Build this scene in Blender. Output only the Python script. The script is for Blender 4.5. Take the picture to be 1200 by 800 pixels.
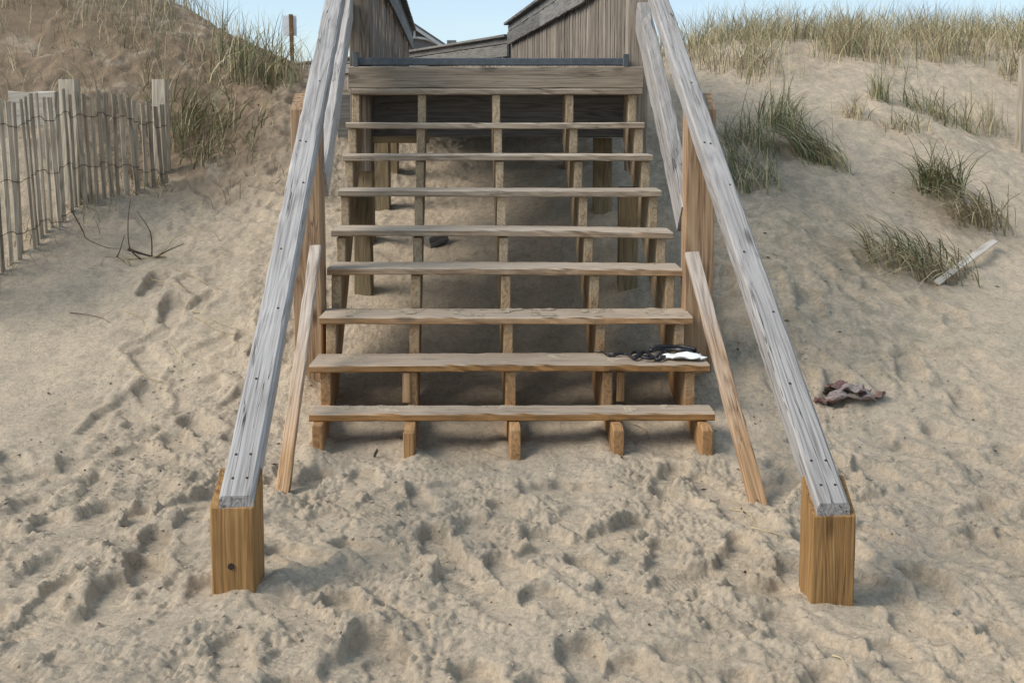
import bpy, bmesh, math, random
import numpy as np
from mathutils import Vector, Matrix

for o in list(bpy.data.objects):
    bpy.data.objects.remove(o)
S = bpy.context.scene
COL = S.collection
rnd = random.Random(7)
R = math.radians

# ---------------------------------------------------------------- camera
FPX, PITCH, CAMH, HORIZON = 1215.0, R(5.0), 1.55, 140.0      # in pixels of a 1200 x 800 picture
PPY = HORIZON + FPX * math.tan(PITCH)
cam_d = bpy.data.cameras.new('camera')
cam = bpy.data.objects.new('camera', cam_d)
COL.objects.link(cam)
cam.location = (0, 0, CAMH)
cam.rotation_euler = (R(90) - PITCH, 0, 0)
cam_d.sensor_width = 36.0
cam_d.lens = FPX / 1200 * 36
cam_d.shift_y = -(400 - PPY) / 1200
cam_d.clip_start = 0.05
cam_d.clip_end = 2000
S.camera = cam

# ---------------------------------------------------------------- sky and sun
SUN_EL, SUN_AZ = R(42), R(252)        # azimuth clockwise from +Y: the sun stands to the left, a little behind the camera
w = bpy.data.worlds.new('World')
S.world = w
w.use_nodes = True
nt = w.node_tree
nt.nodes.clear()
sky = nt.nodes.new('ShaderNodeTexSky')
sky.sky_type = 'NISHITA'
sky.sun_disc = False
sky.sun_elevation = SUN_EL
sky.sun_rotation = SUN_AZ
sky.air_density = 1.0
sky.dust_density = 0.6
sky.ozone_density = 1.0
tc = nt.nodes.new('ShaderNodeTexCoord')
mp = nt.nodes.new('ShaderNodeMapping')
mp.inputs['Scale'].default_value = (1.0, 1.0, 3.2)
nz = nt.nodes.new('ShaderNodeTexNoise')
nz.inputs['Scale'].default_value = 3.2
nz.inputs['Detail'].default_value = 6
nz.inputs['Roughness'].default_value = 0.6
nz.inputs['Distortion'].default_value = 0.6
cr = nt.nodes.new('ShaderNodeValToRGB')
cr.color_ramp.elements[0].position = 0.40
cr.color_ramp.elements[0].color = (0.45, 0.45, 0.45, 1)
cr.color_ramp.elements[1].position = 0.66
cr.color_ramp.elements[1].color = (0.88, 0.88, 0.88, 1)
mx = nt.nodes.new('ShaderNodeMix')
mx.data_type = 'RGBA'
mx.inputs[7].default_value = (3.5, 4.55, 5.5, 1)              # thin veil of cloud
bg = nt.nodes.new('ShaderNodeBackground')
bg.inputs['Strength'].default_value = 0.09
wo = nt.nodes.new('ShaderNodeOutputWorld')
L = nt.links
L.new(tc.outputs['Generated'], mp.inputs['Vector'])
L.new(mp.outputs['Vector'], nz.inputs['Vector'])
L.new(nz.outputs['Fac'], cr.inputs['Fac'])
L.new(cr.outputs['Color'], mx.inputs[0])
L.new(sky.outputs['Color'], mx.inputs[6])
L.new(mx.outputs[2], bg.inputs['Color'])
L.new(bg.outputs['Background'], wo.inputs['Surface'])

sun_d = bpy.data.lights.new('sun', 'SUN')
sun_d.energy = 2.0
sun_d.angle = R(32)
sun_d.color = (1.0, 0.94, 0.85)
sun = bpy.data.objects.new('sun', sun_d)
COL.objects.link(sun)
to_sun = Vector((math.sin(SUN_AZ) * math.cos(SUN_EL), math.cos(SUN_AZ) * math.cos(SUN_EL), math.sin(SUN_EL)))
sun.rotation_euler = to_sun.to_track_quat('Z', 'Y').to_euler()
sun.location = (-6, -3, 8)

S.view_settings.view_transform = 'Standard'
S.view_settings.look = 'None'
S.view_settings.exposure = 0.97
S.view_settings.gamma = 1.0

# ---------------------------------------------------------------- helpers
CF = Vector((0, math.cos(PITCH), -math.sin(PITCH)))
CU = Vector((0, math.sin(PITCH), math.cos(PITCH)))


def ray(u, v):
    return CF + Vector(((u - 600) / FPX, 0, 0)) - CU * ((v - PPY) / FPX)


def P(u, v, Y):
    d = ray(u, v)
    return Vector((0, 0, CAMH)) + d * (Y / d.y)


def PZ(u, v, z):
    d = ray(u, v)
    return Vector((0, 0, CAMH)) + d * ((z - CAMH) / d.z)


WM = {}            # world matrix of every object made (parents use it)


def tag(o, label=None, cat=None, group=None, kind=None):
    if label: o['label'] = label
    if cat: o['category'] = cat
    if group: o['group'] = group
    if kind: o['kind'] = kind
    return o


def link(o, M=None, parent=None):
    COL.objects.link(o)
    M = M or Matrix.Identity(4)
    if parent is not None:
        o.parent = parent
        o.matrix_parent_inverse = WM[parent.name].inverted()
    o.matrix_basis = M
    WM[o.name] = M.copy()
    return o


def thing(name, loc, label, cat, group=None):
    o = bpy.data.objects.new(name, None)
    o.empty_display_size = 0.1
    link(o, Matrix.Translation(loc))
    return tag(o, label, cat, group)


def mesh_obj(name, verts, faces, mat, parent=None, M=None, smooth=False):
    me = bpy.data.meshes.new(name)
    me.from_pydata([tuple(v) for v in verts], [], faces)
    me.update()
    for m in (mat if isinstance(mat, (list, tuple)) else [mat]):
        me.materials.append(m)
    if smooth:
        me.polygons.foreach_set('use_smooth', [True] * len(me.polygons))
    return link(bpy.data.objects.new(name, me), M, parent)


def frame(p0, p1, up=(0, 0, 1)):
    """local X along p0->p1, local Z nearest to up"""
    x = (Vector(p1) - Vector(p0)).normalized()
    z = Vector(up)
    z = (z - x * z.dot(x)).normalized()
    y = z.cross(x)
    M = Matrix((x, y, z)).transposed().to_4x4()
    M.translation = Vector(p0)
    return M


def board_mesh(name, L, W, T, mat, ch=0.005, wob=0.0015, seg=None, seed=0, bow=0.0, cut0=0.0, cut1=0.0, rough_end=0.0):
    """board along +X, width along Y, thickness along Z, centred on the X axis; worn, chamfered edges"""
    rr = random.Random(seed)
    seg = seg or max(2, min(40, int(L / 0.09)))
    prof = [(-W/2+ch, -T/2), (W/2-ch, -T/2), (W/2, -T/2+ch), (W/2, T/2-ch), (W/2-ch, T/2), (-W/2+ch, T/2), (-W/2, T/2-ch), (-W/2, -T/2+ch)]
    n = len(prof)
    vs, fs = [], []
    ph = [rr.uniform(0, 6.28) for _ in range(n * 3)]
    for i in range(seg + 1):
        t = i / seg
        x = t * L
        for k, (y, z) in enumerate(prof):
            f = math.sin(x * 9 + ph[k]) * .5 + math.sin(x * 23 + ph[k + n]) * .3 + math.sin(x * 51 + ph[k + 2*n]) * .3
            f += rr.uniform(-.5, .5)
            f *= min(1, 6 * t, 6 * (1 - t) + .4)
            s = 1 - wob * abs(f) / max(.02, min(W, T)) * 2
            cut = (cut0 * (1 - t) + cut1 * t) * z / T
            e = 0
            if rough_end and i == seg: e = rr.uniform(-rough_end, 0)
            vs.append((x + cut + e, y * s + (wob * f * .4), z * s + (wob * f * .4) + bow * 4 * t * (1 - t)))
    for i in range(seg):
        for k in range(n):
            a, b = i * n + k, i * n + (k + 1) % n
            fs.append((a, b, b + n, a + n))
    fs.append(tuple(range(n - 1, -1, -1)))
    fs.append(tuple(range(seg * n, seg * n + n)))
    me = bpy.data.meshes.new(name)
    me.from_pydata(vs, [], fs)
    me.update()
    me.materials.append(mat)
    return me


SEED = [100]


def board(name, p0, p1, W, T, mat, parent=None, up=(0, 0, 1), mesh=None, **kw):
    SEED[0] += 1
    L = (Vector(p1) - Vector(p0)).length
    me = mesh or board_mesh(name, L, W, T, mat, seed=kw.pop('seed', SEED[0]), **kw)
    return link(bpy.data.objects.new(name, me), frame(p0, p1, up), parent)


def tube_data(pts, r, sides=5, taper=1.0):
    vs, fs = [], []
    pts = [Vector(p) for p in pts]
    n = len(pts)
    prev = None
    for i, p in enumerate(pts):
        t = (pts[min(i + 1, n - 1)] - pts[max(i - 1, 0)]).normalized()
        a = Vector((0, 0, 1)) if abs(t.z) < .9 else Vector((1, 0, 0))
        if prev is not None: a = prev
        a = (a - t * a.dot(t)).normalized()
        prev = a
        b = t.cross(a)
        rr = r * (1 + (taper - 1) * i / (n - 1))
        for k in range(sides):
            an = 2 * math.pi * k / sides
            vs.append(p + (a * math.cos(an) + b * math.sin(an)) * rr)
    for i in range(n - 1):
        for k in range(sides):
            q, s = i * sides + k, i * sides + (k + 1) % sides
            fs.append((q, s, s + sides, q + sides))
    fs.append(tuple(range(sides - 1, -1, -1)))
    fs.append(tuple(range((n - 1) * sides, n * sides)))
    return vs, fs


def smooth_path(pts, n=4):
    pts = [Vector(p) for p in pts]
    out = []
    for i in range(len(pts) - 1):
        p0, p1, p2, p3 = pts[max(i-1, 0)], pts[i], pts[i+1], pts[min(i+2, len(pts)-1)]
        for k in range(n):
            t = k / n
            out.append(0.5 * ((2*p1) + (p2-p0)*t + (2*p0-5*p1+4*p2-p3)*t*t + (3*p1-p0-3*p2+p3)*t**3))
    out.append(pts[-1])
    return out


# ---------------------------------------------------------------- materials
def new_mat(name, rough=0.85):
    m = bpy.data.materials.new(name)
    m.use_nodes = True
    b = m.node_tree.nodes['Principled BSDF']
    b.inputs['Roughness'].default_value = rough
    b.inputs['Specular IOR Level'].default_value = 0.25
    return m, m.node_tree, b


def flat(name, col, rough=0.8, spec=0.3, var=0.25, scale=20):
    m, t, b = new_mat(name, rough)
    b.inputs['Specular IOR Level'].default_value = spec
    c = t.nodes.new('ShaderNodeTexCoord')
    n = t.nodes.new('ShaderNodeTexNoise'); n.inputs['Scale'].default_value = scale; n.inputs['Detail'].default_value = 5
    r = t.nodes.new('ShaderNodeValToRGB')
    r.color_ramp.elements[0].position = .3; r.color_ramp.elements[1].position = .7
    r.color_ramp.elements[0].color = tuple(v * (1 - var) for v in col) + (1,)
    r.color_ramp.elements[1].color = tuple(min(1, v * (1 + var)) for v in col) + (1,)
    t.links.new(c.outputs['Object'], n.inputs['Vector'])
    t.links.new(n.outputs['Fac'], r.inputs['Fac'])
    t.links.new(r.outputs['Color'], b.inputs['Base Color'])
    return m


def wood(name, light, mid, dark, low=None, ring=.15, fr=60, lowz=(0.1, 0.9), crack=0.5, knots=0.6, bump=0.5, rough=0.82, per_obj=0.18, lowamt=0.85, top=None):
    m, t, b = new_mat(name, rough)
    N, K = t.nodes.new, t.links.new

    def noise(vec, scale, detail=5, r=.55, dist=0.0):
        n = N('ShaderNodeTexNoise')
        n.inputs['Scale'].default_value = scale; n.inputs['Detail'].default_value = detail
        n.inputs['Roughness'].default_value = r; n.inputs['Distortion'].default_value = dist
        K(vec, n.inputs['Vector'])
        return n.outputs['Fac']

    def maths(op, a, bb, clamp=False):
        n = N('ShaderNodeMath'); n.operation = op; n.use_clamp = clamp
        for i, v in enumerate((a, bb)):
            if isinstance(v, (int, float)): n.inputs[i].default_value = v
            else: K(v, n.inputs[i])
        return n.outputs[0]

    def ramp(v, pts):
        n = N('ShaderNodeValToRGB')
        e = n.color_ramp.elements
        while len(e) < len(pts): e.new(.5)
        for el, (p, c) in zip(e, pts):
            el.position = p
            el.color = c if len(c) == 4 else tuple(c) + (1,)
        K(v, n.inputs['Fac'])
        return n.outputs['Color']

    def mix(f, a, bb, mode='MIX'):
        n = N('ShaderNodeMix'); n.data_type = 'RGBA'; n.blend_type = mode
        for i, v in ((0, f), (6, a), (7, bb)):
            if isinstance(v, (int, float)): n.inputs[i].default_value = v
            elif isinstance(v, tuple): n.inputs[i].default_value = v if len(v) == 4 else v + (1,)
            else: K(v, n.inputs[i])
        return n.outputs[2]

    tcn = N('ShaderNodeTexCoord'); oi = N('ShaderNodeObjectInfo')
    off = N('ShaderNodeVectorMath'); off.operation = 'SCALE'
    off.inputs[0].default_value = (37.1, 11.7, 23.3); K(oi.outputs['Random'], off.inputs['Scale'])
    add = N('ShaderNodeVectorMath'); add.operation = 'ADD'
    K(tcn.outputs['Object'], add.inputs[0]); K(off.outputs[0], add.inputs[1])

    def mapped(sc):
        n = N('ShaderNodeMapping'); n.inputs['Scale'].default_value = sc
        K(add.outputs[0], n.inputs['Vector'])
        return n.outputs['Vector']
    # cathedral grain: contour lines of a stretched noise
    g = noise(mapped((.7, 9, 9)), 1.0, 2, .5, .15)
    rings = maths('FRACT', maths('MULTIPLY', g, 13.0), 0)
    rings = maths('ABSOLUTE', maths('SUBTRACT', maths('MULTIPLY', rings, 2.0), 1.0), 0)
    streak = noise(mapped((1.6, fr, fr)), 1.0, 5, .6)
    fine = noise(mapped((6, 230, 230)), 1.0, 3, .6)
    blot = noise(mapped((2.0, 6, 6)), 1.0, 5, .6)
    v = maths('ADD', maths('MULTIPLY', rings, ring), maths('ADD', maths('MULTIPLY', streak, .42), maths('ADD', maths('MULTIPLY', fine, .26), maths('MULTIPLY', blot, .3))))
    col = ramp(v, [(.38, dark), (.56, mid), (.78, light)])
    if low is not None:
        geo = N('ShaderNodeNewGeometry'); sep = N('ShaderNodeSeparateXYZ'); K(geo.outputs['Position'], sep.inputs[0])
        mr = N('ShaderNodeMapRange'); mr.inputs['From Min'].default_value = lowz[1]; mr.inputs['From Max'].default_value = lowz[0]
        K(maths('ADD', sep.outputs['Z'], maths('MULTIPLY', maths('SUBTRACT', blot, .5), 1.0)), mr.inputs['Value'])
        lowc = ramp(v, [(.36, tuple(c * .42 for c in low)), (.56, low), (.8, tuple(min(1, c * 1.45) for c in low))])
        col = mix(maths('MULTIPLY', mr.outputs['Result'], lowamt), col, lowc)
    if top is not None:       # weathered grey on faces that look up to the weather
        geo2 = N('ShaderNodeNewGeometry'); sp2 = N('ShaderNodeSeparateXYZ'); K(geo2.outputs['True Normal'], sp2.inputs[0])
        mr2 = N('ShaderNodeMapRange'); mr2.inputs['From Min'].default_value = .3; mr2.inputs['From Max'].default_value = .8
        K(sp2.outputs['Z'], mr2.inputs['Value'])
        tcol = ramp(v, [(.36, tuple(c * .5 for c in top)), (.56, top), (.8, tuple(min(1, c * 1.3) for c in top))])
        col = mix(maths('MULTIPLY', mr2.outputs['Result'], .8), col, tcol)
    # cracks
    ck = noise(mapped((1.0, 26, 26)), 1.0, 3, .5, .3)
    ckl = ramp(maths('ABSOLUTE', maths('SUBTRACT', ck, .5), 0), [(0.0, (1, 1, 1)), (.012, (0, 0, 0))])
    ckm = ramp(noise(mapped((1.3, 7, 7)), 1.0, 2), [(.5, (0, 0, 0)), (.6, (1, 1, 1))])
    crk = maths('MULTIPLY', maths('MULTIPLY', ckl, ckm), crack)
    col = mix(crk, col, tuple(c * .22 for c in dark))
    # knots
    vo = N('ShaderNodeTexVoronoi'); vo.inputs['Scale'].default_value = 1.0
    K(mapped((1.7, 6.0, 6.0)), vo.inputs['Vector'])
    kn = ramp(vo.outputs['Distance'], [(.06, (1, 1, 1)), (.13, (0, 0, 0))])
    kn = maths('MULTIPLY', kn, knots)
    col = mix(kn, col, tuple(c * .55 for c in dark))
    # piece to piece difference
    hv = N('ShaderNodeHueSaturation'); K(col, hv.inputs['Color'])
    mrv = N('ShaderNodeMapRange'); mrv.inputs['To Min'].default_value = 1 - per_obj; mrv.inputs['To Max'].default_value = 1 + per_obj
    K(oi.outputs['Random'], mrv.inputs['Value']); K(mrv.outputs['Result'], hv.inputs['Value'])
    K(hv.outputs['Color'], b.inputs['Base Color'])
    bp = N('ShaderNodeBump'); bp.inputs['Strength'].default_value = bump; bp.inputs['Distance'].default_value = .006
    h = maths('SUBTRACT', maths('ADD', maths('MULTIPLY', streak, .8), maths('MULTIPLY', rings, .25)), maths('MULTIPLY', crk, 1.2))
    K(h, bp.inputs['Height']); K(bp.outputs['Normal'], b.inputs['Normal'])
    return m


M_RAIL = wood('weathered_rail_wood', (.50, .475, .45), (.37, .345, .325), (.19, .17, .155), crack=.95, knots=.8, bump=.7, ring=.10, fr=85)
M_POST = wood('sawn_post_wood', (.46, .285, .13), (.33, .185, .07), (.14, .068, .025), crack=1.0, knots=.9, bump=.7, per_obj=.1, ring=.06, fr=70)
M_MIDPOST = wood('brown_post_wood', (.42, .30, .19), (.28, .18, .105), (.11, .06, .035), crack=.7, knots=.95, bump=.5, per_obj=.12)
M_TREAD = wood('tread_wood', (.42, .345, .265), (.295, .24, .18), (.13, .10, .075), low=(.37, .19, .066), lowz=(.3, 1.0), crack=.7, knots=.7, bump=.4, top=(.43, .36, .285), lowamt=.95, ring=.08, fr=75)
M_STR = wood('stringer_wood', (.50, .41, .29), (.37, .285, .185), (.18, .12, .07), low=(.33, .17, .065), lowz=(.15, .8), crack=.6, knots=.4, bump=.4)
M_LOW = wood('leaning_rail_wood', (.50, .44, .38), (.36, .30, .25), (.15, .11, .08), low=(.33, .185, .08), lowz=(.05, .75), crack=.8, knots=.5, bump=.6)
M_GREY = wood('grey_boardwalk_wood', (.27, .255, .235), (.18, .168, .152), (.075, .068, .06), crack=.7, knots=.4, bump=.5, per_obj=.3)
M_PICK = wood('picket_wood', (.34, .29, .235), (.23, .19, .15), (.09, .07, .055), crack=.6, knots=.4, bump=.5, per_obj=.35)
M_UNDER = wood('treated_pile_wood', (.34, .265, .16), (.235, .18, .105), (.12, .085, .05), crack=.5, knots=.3, bump=.4, per_obj=.15)
M_SLAT = wood('fence_slat_wood', (.54, .48, .385), (.36, .31, .24), (.14, .115, .085), crack=.4, knots=.2, bump=.4, per_obj=.3)
M_STRIP = flat('painted_edge_strip', (.075, .088, .10), .55, .4, .2, 30)
M_NAIL = flat('rusty_nail', (.03, .022, .018), .7, .3)
M_WIRE = flat('rusty_wire', (.05, .04, .032), .7, .3)
M_BLACK = flat('black_webbing', (.012, .013, .016), .5, .4, .4, 60)
M_BUCKLE = flat('glossy_black_plastic', (.016, .018, .022), .25, .5, .3, 60)
M_CLOTH = flat('white_cloth', (.72, .72, .72), .8, .2, .06, 40)
M_BROWN = flat('brown_husk', (.17, .095, .08), .7, .3, .5, 60)
M_STRAW = flat('dry_straw', (.42, .34, .20), .8, .2, .25, 60)
M_STEM = flat('dry_stem', (.14, .10, .065), .85, .2, .3, 60)
M_DARK = flat('dark_litter', (.06, .045, .034), .8, .2, .4, 60)
M_SIGN = flat('sign_back_panel', (.78, .80, .82), .6, .3, .06, 10)
M_STAKE = flat('brown_stake', (.20, .115, .05), .8, .2, .3, 30)
M_SHINGLE = flat('roof_shingle', (.10, .10, .105), .9, .2, .25, 3)
M_SIDING = flat('grey_siding', (.17, .175, .18), .85, .2, .12, 2)
M_TRIM = flat('white_trim', (.34, .35, .36), .7, .2, .08, 3)
M_PANE = flat('dark_window', (.03, .035, .04), .15, .5, .1, 3)
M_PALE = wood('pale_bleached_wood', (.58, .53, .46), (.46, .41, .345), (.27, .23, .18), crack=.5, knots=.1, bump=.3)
def blade_mat(name, col):
    m = flat(name, col, .7, .25, .3, 9)
    return m


M_BLADES = [blade_mat('grass_green', (.15, .175, .08)), blade_mat('grass_olive', (.26, .24, .125)),
            blade_mat('grass_straw', (.48, .40, .25)), blade_mat('grass_dead', (.27, .21, .135))]


def sand_material():
    m, t, b = new_mat('sand', .95)
    N, K = t.nodes.new, t.links.new
    b.inputs['Specular IOR Level'].default_value = .1
    c = N('ShaderNodeTexCoord')

    def noise(scale, d=6, r=.6, dist=0.):
        n = N('ShaderNodeTexNoise'); n.inputs['Scale'].default_value = scale; n.inputs['Detail'].default_value = d
        n.inputs['Roughness'].default_value = r; n.inputs['Distortion'].default_value = dist
        K(c.outputs['Object'], n.inputs['Vector']); return n.outputs['Fac']

    def ramp(v, pts):
        n = N('ShaderNodeValToRGB'); e = n.color_ramp.elements
        while len(e) < len(pts): e.new(.5)
        for el, (p, q) in zip(e, pts): el.position = p; el.color = tuple(q) + (1,)
        K(v, n.inputs['Fac']); return n.outputs['Color']

    def mul(a, bb, f=1.0):
        n = N('ShaderNodeMix'); n.data_type = 'RGBA'; n.blend_type = 'MULTIPLY'; n.inputs[0].default_value = f
        K(a, n.inputs[6]); K(bb, n.inputs[7]); return n.outputs[2]
    base = ramp(noise(1.1, 5, .55, .4), [(.3, (.43, .35, .258)), (.5, (.485, .402, .305)), (.7, (.545, .445, .33))])
    m2 = ramp(noise(12, 7, .7, .7), [(.3, (.74, .74, .735)), (.5, (.98, .975, .965)), (.7, (1.14, 1.09, 1.04))])
    m3 = ramp(noise(46, 7, .72, .9), [(.34, (.74, .74, .73)), (.5, (1, 1, 1)), (.68, (1.13, 1.11, 1.08))])
    grain = ramp(noise(420, 3, .7), [(.3, (.78, .77, .76)), (.55, (1, 1, 1)), (.75, (1.12, 1.12, 1.12))])
    speck = ramp(noise(170, 2, .5), [(.26, (.45, .42, .40)), (.31, (1, 1, 1))])
    col = mul(mul(mul(mul(base, m2), m3), grain), speck, .6)
    # soil plus painted-in shade brown the left dune; weedy patches tint the right hollow
    sp = N('ShaderNodeSeparateXYZ'); K(c.outputs['Object'], sp.inputs[0])

    def rng_(v, a, b_):
        n = N('ShaderNodeMapRange'); n.interpolation_type = 'SMOOTHSTEP'
        n.inputs['From Min'].default_value = a; n.inputs['From Max'].default_value = b_
        K(v, n.inputs['Value']); return n.outputs['Result']

    def mth(op, a, b_):
        n = N('ShaderNodeMath'); n.operation = op
        for i, v in enumerate((a, b_)):
            if isinstance(v, (int, float)): n.inputs[i].default_value = v
            else: K(v, n.inputs[i])
        return n.outputs[0]
    soil_shade = mth('MULTIPLY', mth('MULTIPLY', rng_(sp.outputs['X'], -1.3, -2.4), rng_(sp.outputs['Y'], 7.4, 8.5)), rng_(noise(2.3, 5, .65, .6), .25, .5))
    weed = mth('MULTIPLY', mth('MULTIPLY', rng_(sp.outputs['X'], .9, 1.5), rng_(sp.outputs['X'], 3.1, 2.0)), mth('MULTIPLY', rng_(sp.outputs['Y'], 5.0, 5.9), rng_(sp.outputs['Y'], 9.3, 7.6)))
    weed = mth('MULTIPLY', weed, rng_(noise(7, 6, .7, .8), .42, .62))
    for f_, c_ in ((mth('MULTIPLY', soil_shade, .9), (.22, .155, .10, 1)), (mth('MULTIPLY', weed, .55), (.22, .20, .145, 1))):
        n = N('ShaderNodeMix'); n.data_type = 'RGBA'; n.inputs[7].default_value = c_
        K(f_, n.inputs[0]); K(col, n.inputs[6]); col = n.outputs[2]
    K(col, b.inputs['Base Color'])
    b1 = N('ShaderNodeBump'); b1.inputs['Strength'].default_value = .9; b1.inputs['Distance'].default_value = .014
    K(noise(48, 8, .74, .9), b1.inputs['Height'])
    b2 = N('ShaderNodeBump'); b2.inputs['Strength'].default_value = .35; b2.inputs['Distance'].default_value = .003
    K(noise(330, 3, .6), b2.inputs['Height']); K(b1.outputs['Normal'], b2.inputs['Normal'])
    K(b2.outputs['Normal'], b.inputs['Normal'])
    return m


M_SAND = sand_material()

# ---------------------------------------------------------------- terrain
rng = np.random.RandomState(3)
PERM = np.concatenate([rng.permutation(256)] * 3)
GA = rng.rand(256) * 2 * np.pi
GX, GY = np.cos(GA), np.sin(GA)


def pn(x, y, seed=0):
    x = x + seed * 17.37; y = y + seed * 5.91
    xi = np.floor(x).astype(np.int64); yi = np.floor(y).astype(np.int64)
    xf = x - xi; yf = y - yi
    xi &= 255; yi &= 255
    u = xf**3 * (xf * (xf * 6 - 15) + 10); v = yf**3 * (yf * (yf * 6 - 15) + 10)

    def g(dx, dy):
        h = PERM[PERM[xi + dx] + yi + dy]
        return GX[h] * (xf - dx) + GY[h] * (yf - dy)
    a = g(0, 0); b = g(1, 0); c = g(0, 1); d = g(1, 1)
    return (a + u * (b - a)) * (1 - v) + (c + u * (d - c)) * v


CP = [(-5.5, 3, 0), (-3, 2, 0), (0, 1, 0), (3, 2, 0), (5.5, 3, 0), (-2.4, 4.0, 0.0), (2.4, 4.0, 0.0), (0, 3.3, 0), (-1, 3.4, 0), (1.05, 3.3, -.01),
      (-1, 4.65, 0.0), (0, 4.65, 0), (1, 4.65, 0), (0, 5.4, .09), (0, 6.4, .40), (-.95, 6.4, .46), (.78, 6.4, .45), (0, 7.1, .72), (-1.05, 7.1, .71), (.65, 7.1, .86),
      (0, 8.2, 1.0), (-1.05, 8.2, .89), (.7, 8.2, 1.15), (-.2, 10, 1.3), (-.3, 14, 1.35), (-.5, 20, 1.3), (-1.2, 12, 1.45), (.9, 11, 1.75)]
for q in [(0, 320, 6.6), (0, 400, 5.75), (60, 290, 6.95), (100, 252, 7.35), (195, 220, 8.0), (150, 228, 7.75), (200, 290, 7.0), (260, 255, 7.6),
          (230, 345, 6.3), (300, 330, 6.4), (325, 262, 7.4), (310, 205, 8.05), (250, 195, 8.25), (200, 160, 8.7), (300, 140, 8.75), (338, 125, 9.0), (345, 82, 10.2),
          (280, 62, 10.1), (200, 28, 10.2), (130, -2, 10.4), (60, -45, 10.8), (0, -80, 11), (100, 85, 9.1), (30, 115, 8.5), (0, 60, 9.3), (50, 150, 8.0),
          (865, 300, 6.4), (880, 245, 7.1), (868, 175, 8.1), (850, 125, 9.0), (832, 95, 10.3), (830, 50, 12.5),
          (950, 305, 6.5), (1000, 262, 7.1), (955, 205, 7.9), (1000, 135, 9.1), (1000, 88, 10.6), (1000, 50, 13.0), (1090, 310, 6.75), (1105, 225, 7.9),
          (1100, 155, 8.9), (1100, 90, 10.8), (1100, 45, 13.0), (1195, 182, 9.5), (1195, 300, 7.1), (1195, 110, 10.6), (1195, 48, 13.5), (1100, 360, 6.1), (1195, 410, 5.6), (1000, 400, 5.7),
          (920, 400, 5.65), (1040, 180, 8.5), (930, 165, 8.4)]:
    CP.append(tuple(P(*q)))
CP += [(8, 9, 1.7), (8, 5, .1), (8, 13.5, 2.6), (5, 18, 2.2), (2, 18, 2.0), (-7.5, 6, .9), (-7, 9, 2.5), (-8, 12, 3.9), (-6, 18, 2.6), (-3, 18, 1.6), (-7.5, 3, 0), (7.5, 3, 0), (0, -3, -.1), (-6, -3, -.1), (6, -3, -.1),
       (-4.6, 5.2, .2), (4, 5, .05), (2.2, 5.0, .03), (-2.2, 5.1, .08)]
CP = np.array(CP)
MQ = .55


def kern(d2): return np.sqrt(d2 + MQ * MQ)


_d2 = ((CP[:, None, :2] - CP[None, :, :2])**2).sum(-1)
_n = len(CP)
_A = np.zeros((_n + 3, _n + 3))
_A[:_n, :_n] = kern(_d2) - np.eye(_n) * .06
_A[:_n, _n] = 1; _A[:_n, _n+1:] = CP[:, :2]; _A[_n, :_n] = 1; _A[_n+1:, :_n] = CP[:, :2].T
RBF = np.linalg.solve(_A, np.concatenate([CP[:, 2], [0, 0, 0]]))


def sstep(a, b, x):
    t = np.clip((x - a) / (b - a), 0, 1)
    return t * t * (3 - 2 * t)


def base_h(x, y):
    xc = np.clip(x, -8, 8); yc = np.clip(y, -3, 18.5)
    h = RBF[_n] + RBF[_n+1] * xc + RBF[_n+2] * yc
    for i in range(_n):
        h = h + RBF[i] * kern((xc - CP[i, 0])**2 + (yc - CP[i, 1])**2)
    far = sstep(0, 25, np.hypot(x - xc, y - yc))
    return h * (1 - far) + np.where(y > 5, 1.2, -.3) * far


def gauss(x, y, cx, cy, sx, sy): return np.exp(-((x - cx) / sx)**2 - ((y - cy) / sy)**2)


# footprints: x, y, heading, length, width, depth, ripples
FEET = []
fr = random.Random(21)
for (u, v, hd, dep) in [(170, 652, .5, .05), (128, 690, .3, .028), (510, 622, .2, .038), (545, 672, .7, .03), (590, 700, .7, .025), (700, 655, .55, .035), (735, 690, .6, .025),
                        (425, 632, .9, .03), (420, 760, -.3, .035), (455, 770, .2, .04), (650, 620, .5, .025), (780, 640, -.4, .03), (860, 650, -.3, .035), (880, 600, .2, .03),
                        (650, 700, .6, .025), (560, 790, .4, .03), (690, 770, .2, .03), (330, 700, .8, .028), (345, 640, 1.3, .03), (110, 560, .3, .035), (185, 425, .2, .045), (175, 465, .6, .03),
                        (205, 440, .3, .045), (160, 500, .5, .03), (210, 520, .5, .035), (60, 600, .4, .03), (1060, 700, .2, .03), (1130, 640, .6, .02), (760, 780, .7, .03), (270, 760, .3, .03), (590, 590, -.3, .025), (460, 590, -.9, .02)]:
    p = PZ(u, v, 0.02)
    FEET.append((p.x, p.y, hd + fr.uniform(-.15, .15), fr.uniform(.27, .33), fr.uniform(.115, .15), dep * 1.15, fr.random() < .4))
k = 0
while k < 210:
    x = fr.uniform(-2.6, 2.9); y = fr.uniform(2.35, 6.6)
    if y > 4.5 and -1.2 < x < 1.2: continue
    if y > 4.8 and not (-2.1 < x < -1.25 or 1.25 < x < 2.6): continue
    if any((x - f[0])**2 + (y - f[1])**2 < .018 for f in FEET): continue
    FEET.append((x, y, fr.gauss(.15, .6), fr.uniform(.25, .33), fr.uniform(.10, .145), fr.uniform(.014, .04), fr.random() < .35))
    k += 1


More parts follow.
